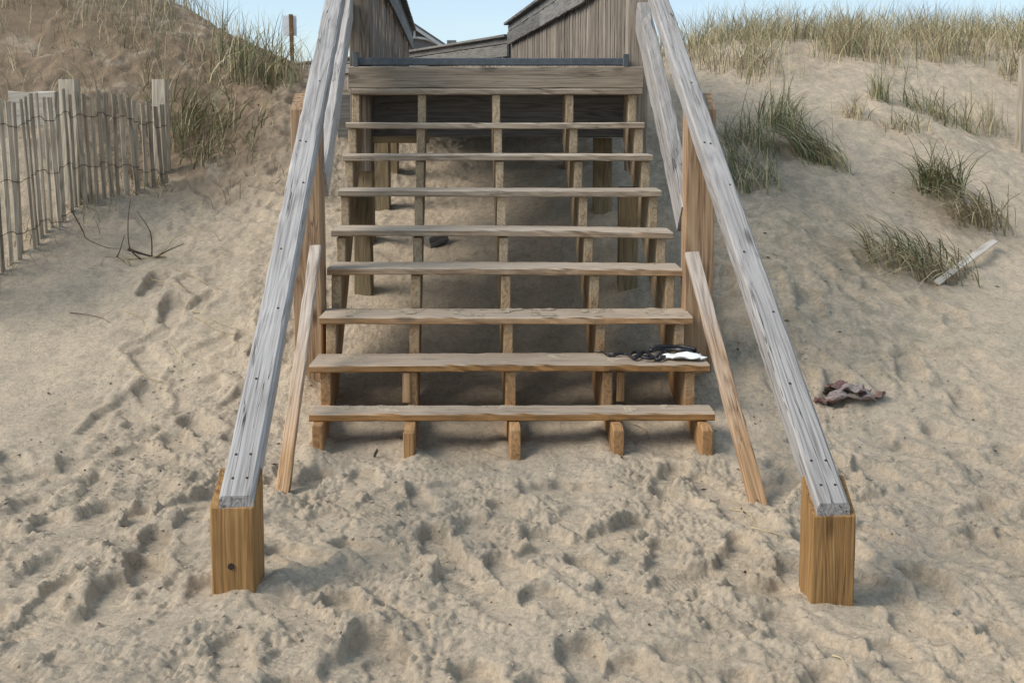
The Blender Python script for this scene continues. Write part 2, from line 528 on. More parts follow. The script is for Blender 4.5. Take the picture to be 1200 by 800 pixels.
def churn_mask(x, y):
    m = .16 + 1.0 * sstep(4.9, 4.3, y)
    m = m + .8 * gauss(x, y, -1.7, 5.3, .55, 1.2) + .6 * gauss(x, y, 1.9, 5.6, .7, 1.0) + .5 * gauss(x, y, 2.0, 4.6, .8, .7) + .35 * gauss(x, y, 1.5, 6.0, .6, .9)
    for (cx, cy, sx, sy, a) in [(-2.9, 5.3, .7, .5, .9), (-1.2, 3.75, .22, .35, .85), (1.35, 3.5, .22, .28, .85), (2.6, 5.4, .7, .45, .7), (.88, 4.1, .18, .35, .6), (-.85, 3.5, .14, .3, .7), (0, 4.75, 1.3, .2, .5), (.55, 2.95, .25, .12, .5)]:
        m = m * (1 - a * gauss(x, y, cx, cy, sx, sy))
    m = m * (.55 + .9 * sstep(-.35, .35, pn(x * 1.7, y * 1.7, 9)))
    return np.clip(m, 0.05, 1.3)


def hfun(x, y):
    x = np.asarray(x, float); y = np.asarray(y, float)
    shp = x.shape
    x = x.ravel(); y = y.ravel()
    h = base_h(x, y)
    near = (y > 1.5) & (y < 19) & (np.abs(x) < 8)
    xi, yi = x[near], y[near]
    d = .05 * pn(xi * .9, yi * .9, 1) * sstep(5, 7, yi) + .028 * pn(xi * 2.1, yi * 2.1, 2) + .012 * pn(xi * 5, yi * 5, 3)
    # wind-cut relief on the dune faces
    du = sstep(5.5, 7.5, yi) * (1 - .7 * gauss(xi, yi, 0, 7, 1.2, 2.5))
    wx = xi + .1 * pn(xi * 3, yi * 3, 31); wy = yi + .1 * pn(xi * 3, yi * 3, 32)
    d = d + du * (1 + 1.1 * gauss(xi, yi, -2.6, 9.3, 1.5, 1.8)) * (.036 * (.5 - np.abs(pn(wx * 2.6, wy * 3.8, 33)) * 2) + .017 * (.5 - np.abs(pn(wx * 8, wy * 11, 34)) * 2) + .009 * pn(xi * 22, yi * 26, 35))
    cm = churn_mask(xi, yi)
    wx = xi + .035 * pn(xi * 9, yi * 9, 4); wy = yi + .035 * pn(xi * 9, yi * 9, 5)
    c = .034 * (np.abs(pn(wx * 3.3, wy * 3.3, 6)) * 2 - .5) + .015 * (np.abs(pn(wx * 8.5, wy * 8.5, 7)) * 2 - .5) + .012 * (np.abs(pn(wx * 19, wy * 19, 8)) * 2 - .5)
    w2x = xi + .014 * pn(xi * 24, yi * 24, 51); w2y = yi + .014 * pn(xi * 24, yi * 24, 52)
    c = c + .0095 * (np.abs(pn(w2x * 38, w2y * 38, 10)) * 2 - .4) + .005 * pn(xi * 60, yi * 60, 11)
    c = c + .012 * sstep(.08, .14, pn(wx * 14, wy * 14, 15)) * sstep(0, .3, pn(xi * 2.3, yi * 2.3, 16))      # broken crust
    fin = np.zeros_like(xi); frim = np.zeros_like(xi); keep = np.ones_like(xi)
    for (fx, fy, hd, Lf, Wf, dep, rip) in FEET:
        s = (np.abs(xi - fx) < .3) & (np.abs(yi - fy) < .3)
        if not s.any(): continue
        dx, dy = xi[s] - fx, yi[s] - fy
        u = -dx * math.sin(hd) + dy * math.cos(hd); v = dx * math.cos(hd) + dy * math.sin(hd)
        nn = pn(xi[s] * 13, yi[s] * 13, 12) * .035
        uu = np.clip(u, -Lf/2 + Wf/2, Lf/2 - Wf/2)
        waist = 1 - .16 * np.exp(-((u + .01) / .05)**2)
        sd = np.hypot(u - uu, v) / waist - Wf/2 + nn
        inn = 1 - sstep(-.014, .008, sd)
        fl = -dep * (1 + .35 * np.sin(u * 11)) * inn
        if rip: fl = fl + inn * .004 * np.sin(u * 2 * math.pi / .021 + 9 * v)
        rim = .55 * dep * np.exp(-((sd - .03) / .024)**2) * (1 + .8 * pn(xi[s] * 7, yi[s] * 7, 13))
        fin[s] = np.minimum(fin[s], fl); frim[s] = np.maximum(frim[s], np.clip(rim, 0, .016))
        keep[s] = np.minimum(keep[s], 1 - .75 * inn)
    fd = fin + frim * (1 - np.clip(-fin / .012, 0, 1))
    calm = 1 - .8 * gauss(xi, yi, -.92, 3.28, .17, .17) - .8 * gauss(xi, yi, 1.04, 3.22, .17, .17)
    sk = np.zeros_like(xi)
    for (px0, px1, py0, py1) in [(-.992, -.848, 3.30, 3.44), (.966, 1.108, 3.235, 3.375), (-1.155, -1.005, 5.42, 5.56), (.912, 1.062, 5.42, 5.56), (-.98, -.9, 4.02, 4.12), (.95, 1.03, 3.95, 4.05)] + [(q_ - .03, q_ + .03, 4.66, 5.0) for q_ in (-.905, -.475, .01, .487, .895)]:
        ds = np.hypot(np.maximum(np.maximum(px0 - xi, xi - px1), 0), np.maximum(np.maximum(py0 - yi, yi - py1), 0))
        sk = np.maximum(sk, np.exp(-(ds / .06)**2))
    d = d + sk * (.012 + .07 * pn(xi * 6, yi * 6, 71))
    d = d * calm + (np.clip(c, -.03, .024) * cm * keep * 1.0 + fd * .88) * calm
    # sand drifted round the posts
    d = d + .02 * gauss(xi, yi, .9, 3.75, .2, .3) - .02 * gauss(xi, yi, 1.1, 3.12, .2, .12)
    h[near] += d
    return h.reshape(shp)


def gz(x, y): return float(hfun(np.array([x]), np.array([y]))[0])


def ground_at(u, v):
    """where the sight line through a photo pixel meets the sand"""
    d = ray(u, v)
    ys = np.linspace(2.5, 18, 1200)
    xs = d.x / d.y * ys
    zs = CAMH + d.z / d.y * ys
    g = hfun(xs, ys)
    i = np.argmax(zs < g) if (zs < g).any() else len(ys) - 1
    return Vector((xs[i], ys[i], g[i]))


def axis(parts):
    out = [parts[0][0]]
    for a, b, st in parts:
        n = max(1, int(round((b - a) / st)))
        out += list(np.linspace(a, b, n + 1)[1:])
    return np.array(out)


ax = axis([(-900, -200, 175), (-200, -40, 32), (-40, -8, 4), (-8, -4.4, .09), (-4.4, -2.5, .023), (-2.5, -1.6, .013), (-1.6, 1.6, .0068), (1.6, 2.5, .013), (2.5, 4.8, .023), (4.8, 8, .09), (8, 40, 4), (40, 200, 32), (200, 900, 175)])
ay = axis([(-300, -20, 40), (-20, 0, 2), (0, 2.4, .2), (2.4, 4.9, .0070), (4.9, 7.0, .014), (7.0, 11, .025), (11, 16, .06), (16, 24, .5), (24, 60, 4), (60, 300, 40), (300, 1500, 200)])
GXX, GYY = np.meshgrid(ax, ay)
HH = hfun(GXX, GYY)
nx, ny = len(ax), len(ay)
me = bpy.data.meshes.new('sand_ground')
me.vertices.add(nx * ny)
me.vertices.foreach_set('co', np.stack([GXX, GYY, HH], -1).astype(np.float32).ravel())
ii = np.arange((ny - 1) * (nx - 1))
a0 = (ii // (nx - 1)) * nx + ii % (nx - 1)
quads = np.stack([a0, a0 + 1, a0 + nx + 1, a0 + nx], -1).astype(np.int32)
me.loops.add(quads.size); me.loops.foreach_set('vertex_index', quads.ravel())
me.polygons.add(len(quads)); me.polygons.foreach_set('loop_start', np.arange(0, quads.size, 4, dtype=np.int32))
me.update(calc_edges=True)
me.polygons.foreach_set('use_smooth', np.ones(len(quads), bool))
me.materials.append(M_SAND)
ground = link(bpy.data.objects.new('sand_ground', me))
tag(ground, 'trampled pale beach sand rising into dunes', 'sand', kind='structure')

# ---------------------------------------------------------------- staircase
Y1, RUN, SKEW = 4.75, .25, -.055
TR = [(362, 838, 485, 484), (362, 832, 428.5, 427.5), (374, 812, 371.5, 371.5), (383, 800, 314.5, 316), (388, 789, 269.4, 272.5), (396, 775.3, 222.7, 223.3), (401.7, 765.3, 181.7, 181.7), (405, 755.3, 143.5, 143.5), (411.7, 752.7, 104, 104)]
stairs = thing('beach_staircase', (0, Y1, 0), 'weathered wooden beach staircase with open treads and sloping handrails half buried in sand', 'staircase')
TZ = []
for i, (ul, ur, vl, vr) in enumerate(TR):
    Y = Y1 + i * RUN
    a, b = P(ul, vl, Y), P(ur, vr, Y)
    TZ.append((a.z + b.z) / 2)
    dep = .15 if i == 0 else .262
    dz = Vector((0, dep / 2, -.019))
    tr = board('tread', a + dz, b + dz, dep, .038, M_TREAD, stairs, ch=.006, wob=.0014 if i < 5 else .001, seg=34, bow=[0, .004, -.003, .004, .006, -.002, .003, -.004, 0][i])
    # nail heads where the tread is fixed to the outer stringers
# stringers with saw-tooth notches
SX = [-.905, -.475, .01, .487, .895]
TH = .05
for si, x0 in enumerate(SX):
    prof = [(Y1 - .085 + (.03 if si in (0,) else 0), -.35), (Y1 - .085 + (.03 if si in (0,) else 0), TZ[0] - .055), (Y1 - .055, TZ[0] - .040)]
    for n in range(1, 9):
        yy = Y1 + n * RUN + .028
        prof.append((yy, TZ[n-1] - .040))
        prof.append((yy, TZ[n] - .040))
    prof.append((6.99, TZ[8] - .040))
    prof.append((6.99, TZ[8] - .33))
    prof.append((5.02, -.16)); prof.append((5.0, -.35))
    ang = math.atan2(TZ[8] - TZ[0], RUN * 8)
    p0 = Vector((x0, Y1, 0)); p1 = Vector((x0 + SKEW, Y1 + 1, math.tan(ang)))
    Mx = frame(p0, p1)
    inv = Mx.inverted()
    bm = bmesh.new()
    va = [bm.verts.new(inv @ Vector((x0 - TH/2 + SKEW * (y - Y1) + rnd.uniform(-.002, .002), y + rnd.uniform(-.003, .003), z))) for y, z in prof]
    vb = [bm.verts.new(inv @ Vector((x0 + TH/2 + SKEW * (y - Y1) + rnd.uniform(-.002, .002), y + rnd.uniform(-.003, .003), z))) for y, z in prof]
    n = len(prof)
    bm.faces.new(va); bm.faces.new(vb[::-1])
    for i in range(n):
        bm.faces.new((va[i], vb[i], vb[(i+1) % n], va[(i+1) % n]))
    bmesh.ops.recalc_face_normals(bm, faces=bm.faces)
    bmesh.ops.bevel(bm, geom=[e for e in bm.edges if len(e.link_faces) == 2 and abs(e.calc_face_angle(0)) > .5], offset=.004, segments=1, affect='EDGES')
    me = bpy.data.meshes.new('stringer'); bm.to_mesh(me); bm.free(); me.materials.append(M_STR)
    link(bpy.data.objects.new('stringer', me), Mx, stairs)
# short cleats nailed beside two of the stringers between the lowest treads
for x, yy in ((SX[1] - .046, 5.04), (SX[3] + .05, 5.06)):
    board('cleat', (x, yy, TZ[0] - .02), (x, yy, TZ[1] - .042), .04, .05, M_STR, stairs, up=(0, 1, 0), wob=.001)
board('cleat', (-.475 - .0, 4.655, -.2), (-.475, 4.65, TZ[0] - .06), .05, .02, M_STR, stairs, up=(0, 1, 0), wob=.001)
# top riser
a, b = P(409, 91, 6.985), P(753.5, 91, 6.985)
board('riser_board', a, b, .145, .030, M_TREAD, stairs, up=(0, 1, 0), wob=.001)

# handrails
LR0, LR1 = Vector((-.905, 3.3045, .322)), Vector((-1.082, 6.394, 2.285))
RR0, RR1 = Vector((1.035, 3.2395, .322)), Vector((.898, 6.36, 2.285))
for (q0, q1, wd) in ((LR0, LR1, .112), (RR0, RR1, .106)):
    d = (q1 - q0)
    e = q0 + d * 1.245
    dn = Vector((0, 0, -.053))
    rl = board('hand_rail', q0 + dn, e + dn, wd, .09, M_RAIL, stairs, ch=.010, wob=.003, seg=60, cut0=.056)
    Mr = WM[rl.name]
    for s, (xx, yy) in enumerate([(.10, -.025), (.10, .022), (.2, -.022), (.2, .027), (.55, .01), (.93, -.02), (1.30, .015), (1.78, -.025), (2.12, .0), (2.13, .028), (2.7, -.01)]):
        vs, fs = tube_data([(0, 0, 0), (0, 0, .0022)], .0048, 7)
        mesh_obj('nail_head', vs, fs, M_NAIL, rl, Mr @ Matrix.Translation((xx, yy, .0438)))
sl = (LR1.z - LR0.z) / (LR1.y - LR0.y)


def post_mesh(x0, x1, y0, y1, zb, zt_front, slope, ch=.006, seg=8, seed=1, side=0.0):
    """square post whose top is cut to the slope of the rail"""
    rr = random.Random(seed)
    W, D = x1 - x0, y1 - y0
    cx, cy = (x0 + x1) / 2, (y0 + y1) / 2
    prof = [(-W/2+ch, -D/2), (W/2-ch, -D/2), (W/2, -D/2+ch), (W/2, D/2-ch), (W/2-ch, D/2), (-W/2+ch, D/2), (-W/2, D/2-ch), (-W/2, -D/2+ch)]
    # local X is up so that the grain runs along the post
    vs, fs = [], []
    for i in range(seg + 1):
        t = i / seg
        for (x, y) in prof:
            zt = zt_front + slope * (y + D/2) - side * max(0, abs(x) - W * .3)
            z = zb + (zt - zb) * t
            vs.append((z, x + rr.uniform(-.0012, .0012), -(y + rr.uniform(-.0012, .0012))))
    n = 8
    for i in range(seg):
        for k in range(n):
            q, s = i * n + k, i * n + (k + 1) % n
            fs.append((q, s, s + n, q + n))
    fs.append(tuple(range(n - 1, -1, -1))); fs.append(tuple(range(seg * n, seg * n + n)))
    # local (x,y,z) -> world: x->Z, y->X, z->-Y
    Mw = Matrix(((0, 1, 0, cx), (0, 0, -1, cy), (1, 0, 0, 0), (0, 0, 0, 1)))
    return vs, fs, Mw


def post(name, args, mat, parent, **kw):
    vs, fs, Mw = post_mesh(*args, **kw)
    return mesh_obj(name, vs, fs, mat, parent, Mw)


fp = post('front_post', (-.992, -.848, 3.30, 3.44, -.5, .280, sl), M_POST, stairs, seed=3)
vs, fs = tube_data([(0, 0, 0), (0, -.006, 0)], .011, 9)
mesh_obj('bolt_hole', vs, fs, M_NAIL, fp, Matrix.Translation((-.925, 3.302, .085)))
post('front_post', (.966, 1.108, 3.235, 3.375, -.5, .278, sl), M_POST, stairs, seed=4)
post('middle_post', (-1.155, -1.005, 5.42, 5.56, -.4, 1.60, sl), M_MIDPOST, stairs, seed=5)
post('middle_post', (.912, 1.062, 5.42, 5.56, -.4, 1.60, sl), M_MIDPOST, stairs, seed=6)
post('top_post', (-1.092, -.950, 7.03, 7.17, 1.2, 3.0, 0), M_PICK, stairs, seed=7)
post('top_post', (.775, .915, 7.03, 7.17, 1.2, 3.0, 0), M_PICK, stairs, seed=8)
# upper middle rails between the middle posts and the deck
board('middle_rail', (-1.035, 5.565, 1.20), (-1.105, 7.025, 2.32), .085, .17, M_RAIL, stairs, wob=.003, ch=.006)
board('middle_rail', (.944, 5.565, 1.015), (.87, 7.025, 2.25), .085, .19, M_RAIL, stairs, wob=.004, ch=.008)
# lower middle rails, sagged down into the sand
board('lower_rail', P(370, 290, 5.38), PZ(329, 592, -.06), .06, .038, M_LOW, stairs, up=(0, -1, .4), wob=.003, rough_end=.02)
board('lower_rail', P(811, 298, 5.38), PZ(892, 602, -.06), .075, .038, M_LOW, stairs, up=(0, -1, .4), wob=.003, rough_end=.02)
# posts that carry the flight
post('support_post', (-.985, -.875, 6.40, 6.50, 0, 1.05, .5), M_UNDER, stairs, seed=10)
post('support_post', (.665, .785, 6.40, 6.50, 0, 1.08, .5), M_UNDER, stairs, seed=11)

# ---------------------------------------------------------------- boardwalk behind the stairs
walk = thing('boardwalk', (-.1, 7.2, 1.2), 'grey boardwalk with tall picket sides winding away above the staircase', 'boardwalk')
DZ = 1.905
st = board('edge_strip', P(415, 72.5, 7.0) + Vector((0, .02, 0)), P(735, 72.5, 7.0) + Vector((0, .02, 0)), .05, .05, M_STRIP, walk, wob=.001)
for u0, u1 in ((413.5, 420), (730, 737)):
    c0, c1 = P(u0, 70, 6.985), P(u1, 70, 6.985)
    board('strip_bracket', (c0 + c1) / 2 + Vector((0, 0, -.045)), (c0 + c1) / 2 + Vector((0, 0, .05 if u0 < 500 else .035)), c1.x - c0.x, .03, M_STRIP, walk, up=(0, 1, 0), wob=.0005)
RP = [(.865, 7.2), (.82, 8.5), (.715, 10.0), (.38, 12.6), (-.02, 15.6)]
LP = [(-1.04, 7.2), (-1.19, 9.8), (-1.35, 12.4), (-1.62, 16.6)]


def lerp_path(path, y):
    for (x0, y0), (x1, y1) in zip(path, path[1:]):
        if y <= y1: return x0 + (x1 - x0) * (y - y0) / (y1 - y0)
    return path[-1][0]


dm = {}
y = 7.16
first = None
while y < 16.2:
    xl, xr = lerp_path(LP, y), lerp_path(RP, min(y, 15.5))
    wd = round((xr - xl) * 20) / 20 + .06
    if wd not in dm: dm[wd] = board_mesh('deck_board', wd, .136, .036, M_GREY, seg=6, seed=int(wd * 100))
    c = (xl + xr) / 2
    board('deck_board', (c - wd/2, y, DZ - .02), (c + wd/2, y, DZ - .02), .136, .036, None, walk, mesh=dm[wd])
    y += .146
board('header_beam', P(413, 136, 7.2) + Vector((-.1, 0, 0)), P(738, 136, 7.2) + Vector((.1, 0, 0)), .30, .045, M_GREY, walk, up=(0, 1, 0))
board('cross_brace', P(408, 163.5, 7.08), P(503, 163.5, 7.08), .05, .04, M_UNDER, walk, up=(0, 1, 0))
for (u0, u1, Y, zb, zt) in ((418, 436.5, 7.08, .3, 1.39), (437.5, 456, 7.9, .4, 1.85), (457, 466, 8.6, 1.1, 1.85), (696, 717.5, 7.25, .4, 1.42), (661, 670, 8.4, .6, 1.85), (700, 716, 9.5, .8, 1.85)):
    a, b = P(u0, 200, Y), P(u1, 200, Y)
    post('support_post', (a.x, b.x, Y, Y + .12, zb, zt, 0), M_UNDER, walk, seed=int(u0))
for x in (-.75, -.1, .5):
    board('joist', (x, 7.24, DZ - .14), (x - .25, 12, DZ - .14), .04, .19, M_GREY, walk)
PICKM = [board_mesh('picket', 1.16, .086, .02, M_PICK, ch=.003, seg=6, seed=s, wob=.002) for s in range(5)]


def side_wall(path, ztop, inward, cap_mat=M_GREY, pick_gap=.098, pz0=1.76):
    segs = list(zip(path, path[1:]))
    for (x0, y0), (x1, y1) in segs:
        p, q = Vector((x0, y0, 0)), Vector((x1, y1, 0))
        d = (q - p); ln = d.length; d.normalize()
        n = Vector((-d.y, d.x, 0)) * inward                 # towards the walking side
        zc = Vector((0, 0, ztop))
        board('cap_rail', p + zc + n * .03, q + zc + n * .03 + d * .004, .15, .04, cap_mat, walk, wob=.002)
        board('upper_rail', p + zc + n * .022 - Vector((0, 0, .068)), q + zc + n * .022 - Vector((0, 0, .068)), .035, .088, cap_mat, walk, wob=.001)
        board('fascia_board', p + zc + n * .034 - Vector((0, 0, .215)), q + zc + n * .034 - Vector((0, 0, .215)), .035, .19, cap_mat, walk, wob=.002)
        s = .05
        k = 0
        while s < ln:
            b0 = p + d * s - n * .02 + Vector((0, 0, pz0 - (2.96 - ztop)))
            M = Matrix.Identity(4)
            xx = Vector((rnd.uniform(-.008, .008), rnd.uniform(-.004, .004), 1)).normalized()
            o = link(bpy.data.objects.new('picket', PICKM[rnd.randrange(5)]), frame(b0, b0 + xx * 1.16, n), walk)
            s += pick_gap
            k += 1


side_wall(RP, 2.96, 1)
side_wall(LP, 2.96, -1)
side_wall([(-.03, 15.75), (-1.9, 19.5), (-5.2, 24.0)], 2.80, 1, pick_gap=.1)

# ---------------------------------------------------------------- distant house
house = thing('beach_house', (-6.5, 62, 1.2), 'distant grey gabled house roof rising behind the boardwalk rail', 'house')


def box(name, lo, hi, mat, parent):
    x0, y0, z0 = lo; x1, y1, z1 = hi
    vs = [(x0, y0, z0), (x1, y0, z0), (x1, y1, z0), (x0, y1, z0), (x0, y0, z1), (x1, y0, z1), (x1, y1, z1), (x0, y1, z1)]
    fs = [(0, 3, 2, 1), (4, 5, 6, 7), (0, 1, 5, 4), (1, 2, 6, 5), (2, 3, 7, 6), (3, 0, 4, 7)]
    return mesh_obj(name, vs, fs, mat, parent)


HP = P(486.5, 31, 62)
ez = P(520, 62, 62).z
HX, hw = HP.x, 2.6
e2 = HP.z - .66 * hw
vs = [(HX - hw + .25, 62, 1.0), (HX + hw - .25, 62, 1.0), (HX + hw - .25, 62, e2 + .1), (HX, 62, HP.z - .12), (HX - hw + .25, 62, e2 + .1)]
vs += [(a, 70, c) for a, b, c in vs]
mesh_obj('wall', vs, [(0, 1, 2, 3, 4), (9, 8, 7, 6, 5), (0, 5, 6, 1), (1, 6, 7, 2), (4, 9, 5, 0), (2, 7, 8, 3), (3, 8, 9, 4)], M_SIDING, house)
for s in (-1, 1):
    vs = [(HX, 61.5, HP.z), (HX + s * hw, 61.5, e2), (HX + s * hw, 70.5, e2), (HX, 70.5, HP.z)]
    vs += [(a, b, c + .14) for a, b, c in vs]
    mesh_obj('roof', vs, [(0, 1, 2, 3), (7, 6, 5, 4), (0, 4, 5, 1), (1, 5, 6, 2), (2, 6, 7, 3), (3, 7, 4, 0)], M_SHINGLE, house)
    vs = [(HX, 61.4, HP.z - .22), (HX + s * hw, 61.4, e2 - .22), (HX + s * hw, 61.4, e2 - .01), (HX, 61.4, HP.z - .01)]
    vs += [(a, 61.49, c) for a, b, c in vs]
    mesh_obj('barge_board', vs, [(0, 1, 2, 3), (7, 6, 5, 4), (0, 4, 5, 1), (1, 5, 6, 2), (2, 6, 7, 3), (3, 7, 4, 0)], M_TRIM, house)
vs, fs = tube_data([(HX - 1.35, 61.6, HP.z - 1.05), (HX - .7, 61.6, HP.z - .78), (HX, 61.6, HP.z - .68), (HX + .7, 61.6, HP.z - .78), (HX + 1.35, 61.6, HP.z - 1.05)], .08, 6)
mesh_obj('gable_brace', vs, fs, M_TRIM, house)
box('king_post', (HX - .06, 61.5, HP.z - .75), (HX + .06, 61.6, HP.z - .15), M_TRIM, house)
box('window', (HX - .5, 61.93, HP.z - 3.0), (HX + .5, 61.99, HP.z - 1.9), M_PANE, house)
box('chimney', (HX + 1.75, 64, e2), (HX + 2.3, 64.6, e2 + 1.05), M_SIDING, house)

# ---------------------------------------------------------------- sand fence
FP = [(-3.42, 5.6), (-3.35, 6.2), (-3.25, 6.7), (-3.13, 7.25), (-2.92, 7.65), (-2.68, 8.02)]
FTOP = [(5.6, 1.60), (6.6, 1.665), (7.3, 1.74), (7.7, 1.74), (7.95, 1.66), (8.1, 1.60)]
fence = thing('sand_fence', (-3.1, 7.3, .8), 'leaning grey slat-and-wire sand fence half buried in the dune', 'fence')
fpts = smooth_path([Vector((x, y, 0)) for x, y in FP], 12)
acc = 0
cum = [0]
for i in range(1, len(fpts)): cum.append(cum[-1] + (fpts[i] - fpts[i-1]).length)


def along(s):
    for i in range(1, len(cum)):
        if s <= cum[i]:
            t = (s - cum[i-1]) / (cum[i] - cum[i-1])
            return fpts[i-1].lerp(fpts[i], t), (fpts[i] - fpts[i-1]).normalized()
    return fpts[-1], (fpts[-1] - fpts[-2]).normalized()


SLM = [board_mesh('slat', 1.22, .038, .011, M_SLAT, ch=.002, seg=8, seed=40 + s, wob=.0018) for s in range(5)]
s = .15
wires = [[], [], []]
while s < cum[-1]:
    p, d = along(s)
    n = Vector((d.y, -d.x, 0))
    zt = float(np.interp(p.y, [a for a, b in FTOP], [b for a, b in FTOP])) + rnd.uniform(-.025, .03)
    lean = Vector((rnd.uniform(-.03, .03), rnd.uniform(-.02, .02), 1)) - d * .05
    lean.normalize()
    top = p + Vector((0, 0, zt))
    base = top - lean * 1.22
    tw = rnd.uniform(-.35, .35)
    up = n * math.cos(tw) + d * math.sin(tw)
    link(bpy.data.objects.new('slat', SLM[rnd.randrange(5)]), frame(base, top, up), fence)
    for k, dz in enumerate((.16, .52, .86)):
        q = top - lean * dz
        wires[k] += [q + n * .010 - d * .02, q + n * .011 + d * .02, q - n * .004 + d * .038]
    s += .060 + rnd.uniform(-.014, .014)
for wpts in wires:
    vs, fs = tube_data(wpts, .0024, 4)
    mesh_obj('wire', vs, fs, M_WIRE, fence)
for (u0, u1, Y, vt) in ((68, 88, 7.42, 93), (177.5, 193.5, 8.12, 93)):
    a, b = P(u0, vt, Y), P(u1, vt, Y)
    post('fence_post', (a.x, b.x, Y, Y + .09, a.z - 1.3, a.z, 0), M_SLAT, fence, seed=int(u0))

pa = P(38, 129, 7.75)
pan = board('lit_sand_panel', P(11, 128, 7.75), P(66, 128, 7.75), .27, .02, M_PALE, None, up=(0, 1, 0))  # thin pale board added to stand for a sunlit patch of sand
tag(pan, 'pale panel added behind the sand fence in place of bright sunlit sand', 'panel')

# lone grey post on the right dune
q = P(1196, 182, 9.5)
lone = post('fence_post', (q.x - .01, q.x + .10, 9.5, 9.6, q.z - .4, P(1196, 65, 9.5).z, 0), M_SLAT, None, seed=70)
tag(lone, 'upright weathered grey post standing alone on the pale right-hand dune', 'post')

# sign on a stake behind the left crest
sp = P(341, 66, 13.2)
sg = thing('dune_sign', (sp.x, sp.y, sp.z - .1), 'small white square sign on a brown stake beyond the dune crest', 'sign')
a, b = P(330.5, 18, 13.2), P(347, 42, 13.2)
board('sign_panel', Vector((a.x, 13.24, (a.z + b.z) / 2)), Vector((b.x, 13.24, (a.z + b.z) / 2)), a.z - b.z, .008, M_SIGN, sg, up=(0, 1, 0), ch=.001, wob=0)
sq = P(340.5, 17, 13.2)
board('stake', (sp.x + .02, 13.21, sp.z - .5), (sq.x, 13.21, sq.z), .05, .035, M_STAKE, sg, up=(0, 1, 0))


# ---------------------------------------------------------------- grass
def blades_mesh(name, base, h, az, bend, width, matw, seed=0, seg=5):
    r = np.random.RandomState(seed)
    n = len(base)
    t = np.linspace(0, 1, seg + 1)[None, :]
    H = h[:, None]; Bn = bend[:, None]
    hor = H * Bn * t**1.8 * .8
    ver = H * (t - .5 * Bn * t**2.1)
    dx, dy = np.cos(az)[:, None], np.sin(az)[:, None]
    cen = np.stack([base[:, 0:1] + dx * hor, base[:, 1:2] + dy * hor, base[:, 2:3] + ver], -1)
    sa = r.rand(n) * np.pi
    side = np.stack([np.cos(sa), np.sin(sa), np.zeros(n)], -1)[:, None, :]
    wd = (width[:, None] * (1 - t)**.6 * .5)[..., None]
    Lf, Rt = cen - side * wd, cen + side * wd
    V = np.stack([Lf[:, :-1], Rt[:, :-1]], 2).reshape(n, -1, 3)
    V = np.concatenate([V, cen[:, -1:, :]], 1)
    per = V.shape[1]
    faces, mats = [], []
    mi = r.choice(4, n, p=matw)
    F = []
    for i in range(seg - 1):
        F.append((2*i, 2*i+1, 2*i+3, 2*i+2))
    tri = (2*(seg-1), 2*(seg-1)+1, per - 1)
    fl = []
    for b in range(n):
        o = b * per
        for q in F: fl.append((o+q[0], o+q[1], o+q[2], o+q[3]))
        fl.append((o+tri[0], o+tri[1], o+tri[2]))
    me = bpy.data.meshes.new(name)
    me.from_pydata(V.reshape(-1, 3).tolist(), [], fl)
    for m in M_BLADES: me.materials.append(m)
    me.polygons.foreach_set('material_index', np.repeat(mi, seg).astype(np.int32))
    me.polygons.foreach_set('use_smooth', np.ones(len(fl), bool))
    me.update()
    return me


def tuft(u, v, n, h, spread, az, azs, bend, bs, matw, label, seed, width=.0095, group=None, wide=1.0):
    g = ground_at(u, v)
    r = np.random.RandomState(seed)
    ox, oy = np.clip(r.randn(n), -1.7, 1.7) * spread * wide, np.clip(r.randn(n), -1.7, 1.7) * spread
    bx, by = g.x + ox, g.y + oy
    base = np.stack([bx, by, hfun(bx, by) - .02], -1)
    me = blades_mesh('grass_tuft', base - np.array(g), h * r.uniform(.45, 1.1, n), az + r.randn(n) * azs, np.clip(bend + r.randn(n) * bs, 0, 1.9), width * r.uniform(.7, 1.3, n), matw, seed)
    o = link(bpy.data.objects.new('grass_tuft', me), Matrix.Translation(g))
    return tag(o, label, 'grass', group)


LEFT, RIGHT = math.pi, 0.0
GREEN, MIXED, DRY, DEAD = (.6, .25, .1, .05), (.35, .3, .25, .1), (.05, .2, .55, .2), (.05, .1, .5, .35)
tuft(862, 212, 230, .46, .17, LEFT - .9, 1.1, .9, .4, (.22, .36, .28, .14), 'large dense shaggy green grass clump in the hollow beside the right handrail', 1, wide=1.0)
tuft(880, 168, 170, .44, .12, 2.0, 1.6, .8, .4, (.25, .35, .28, .12), 'leafy grass clump uphill of the shaggy one beside the right handrail', 2)
tuft(918, 156, 170, .50, .10, .6, 1.0, .55, .3, (.5, .32, .12, .06), 'upright bright green grass tuft on the lip of the right hollow', 3)
tuft(962, 190, 260, .62, .09, LEFT - .2, .5, 1.1, .35, (.35, .3, .25, .1), 'drooping green grass tuft combed over the edge of the bare sand bank', 4, wide=1.3)
tuft(1100, 228, 230, .66, .08, LEFT + .75, .6, 1.05, .35, (.5, .32, .12, .06), 'dark green tuft drooping down the open sand slope above the dead grass', 5, wide=1.2)
tuft(1146, 262, 200, .58, .09, LEFT + .5, .6, 1.3, .3, DEAD, 'tan dead grass clump flopped down the slope above the loose slat', 6, wide=1.3)
tuft(1078, 312, 240, .66, .11, LEFT + .5, .4, 1.35, .3, (.22, .2, .42, .16), 'long straw and green grass trailing down the slope beside the loose slat', 7, wide=1.7)
tuft(1100, 140, 150, .48, .09, LEFT, 1.2, .7, .4, MIXED, 'sparse green tuft on the pale sand below the crest grass', 8, wide=2.0)
tuft(1062, 154, 80, .32, .07, LEFT, 1.5, .7, .4, DRY, 'short straw tuft on the pale sand between two greener ones', 9, wide=1.6)
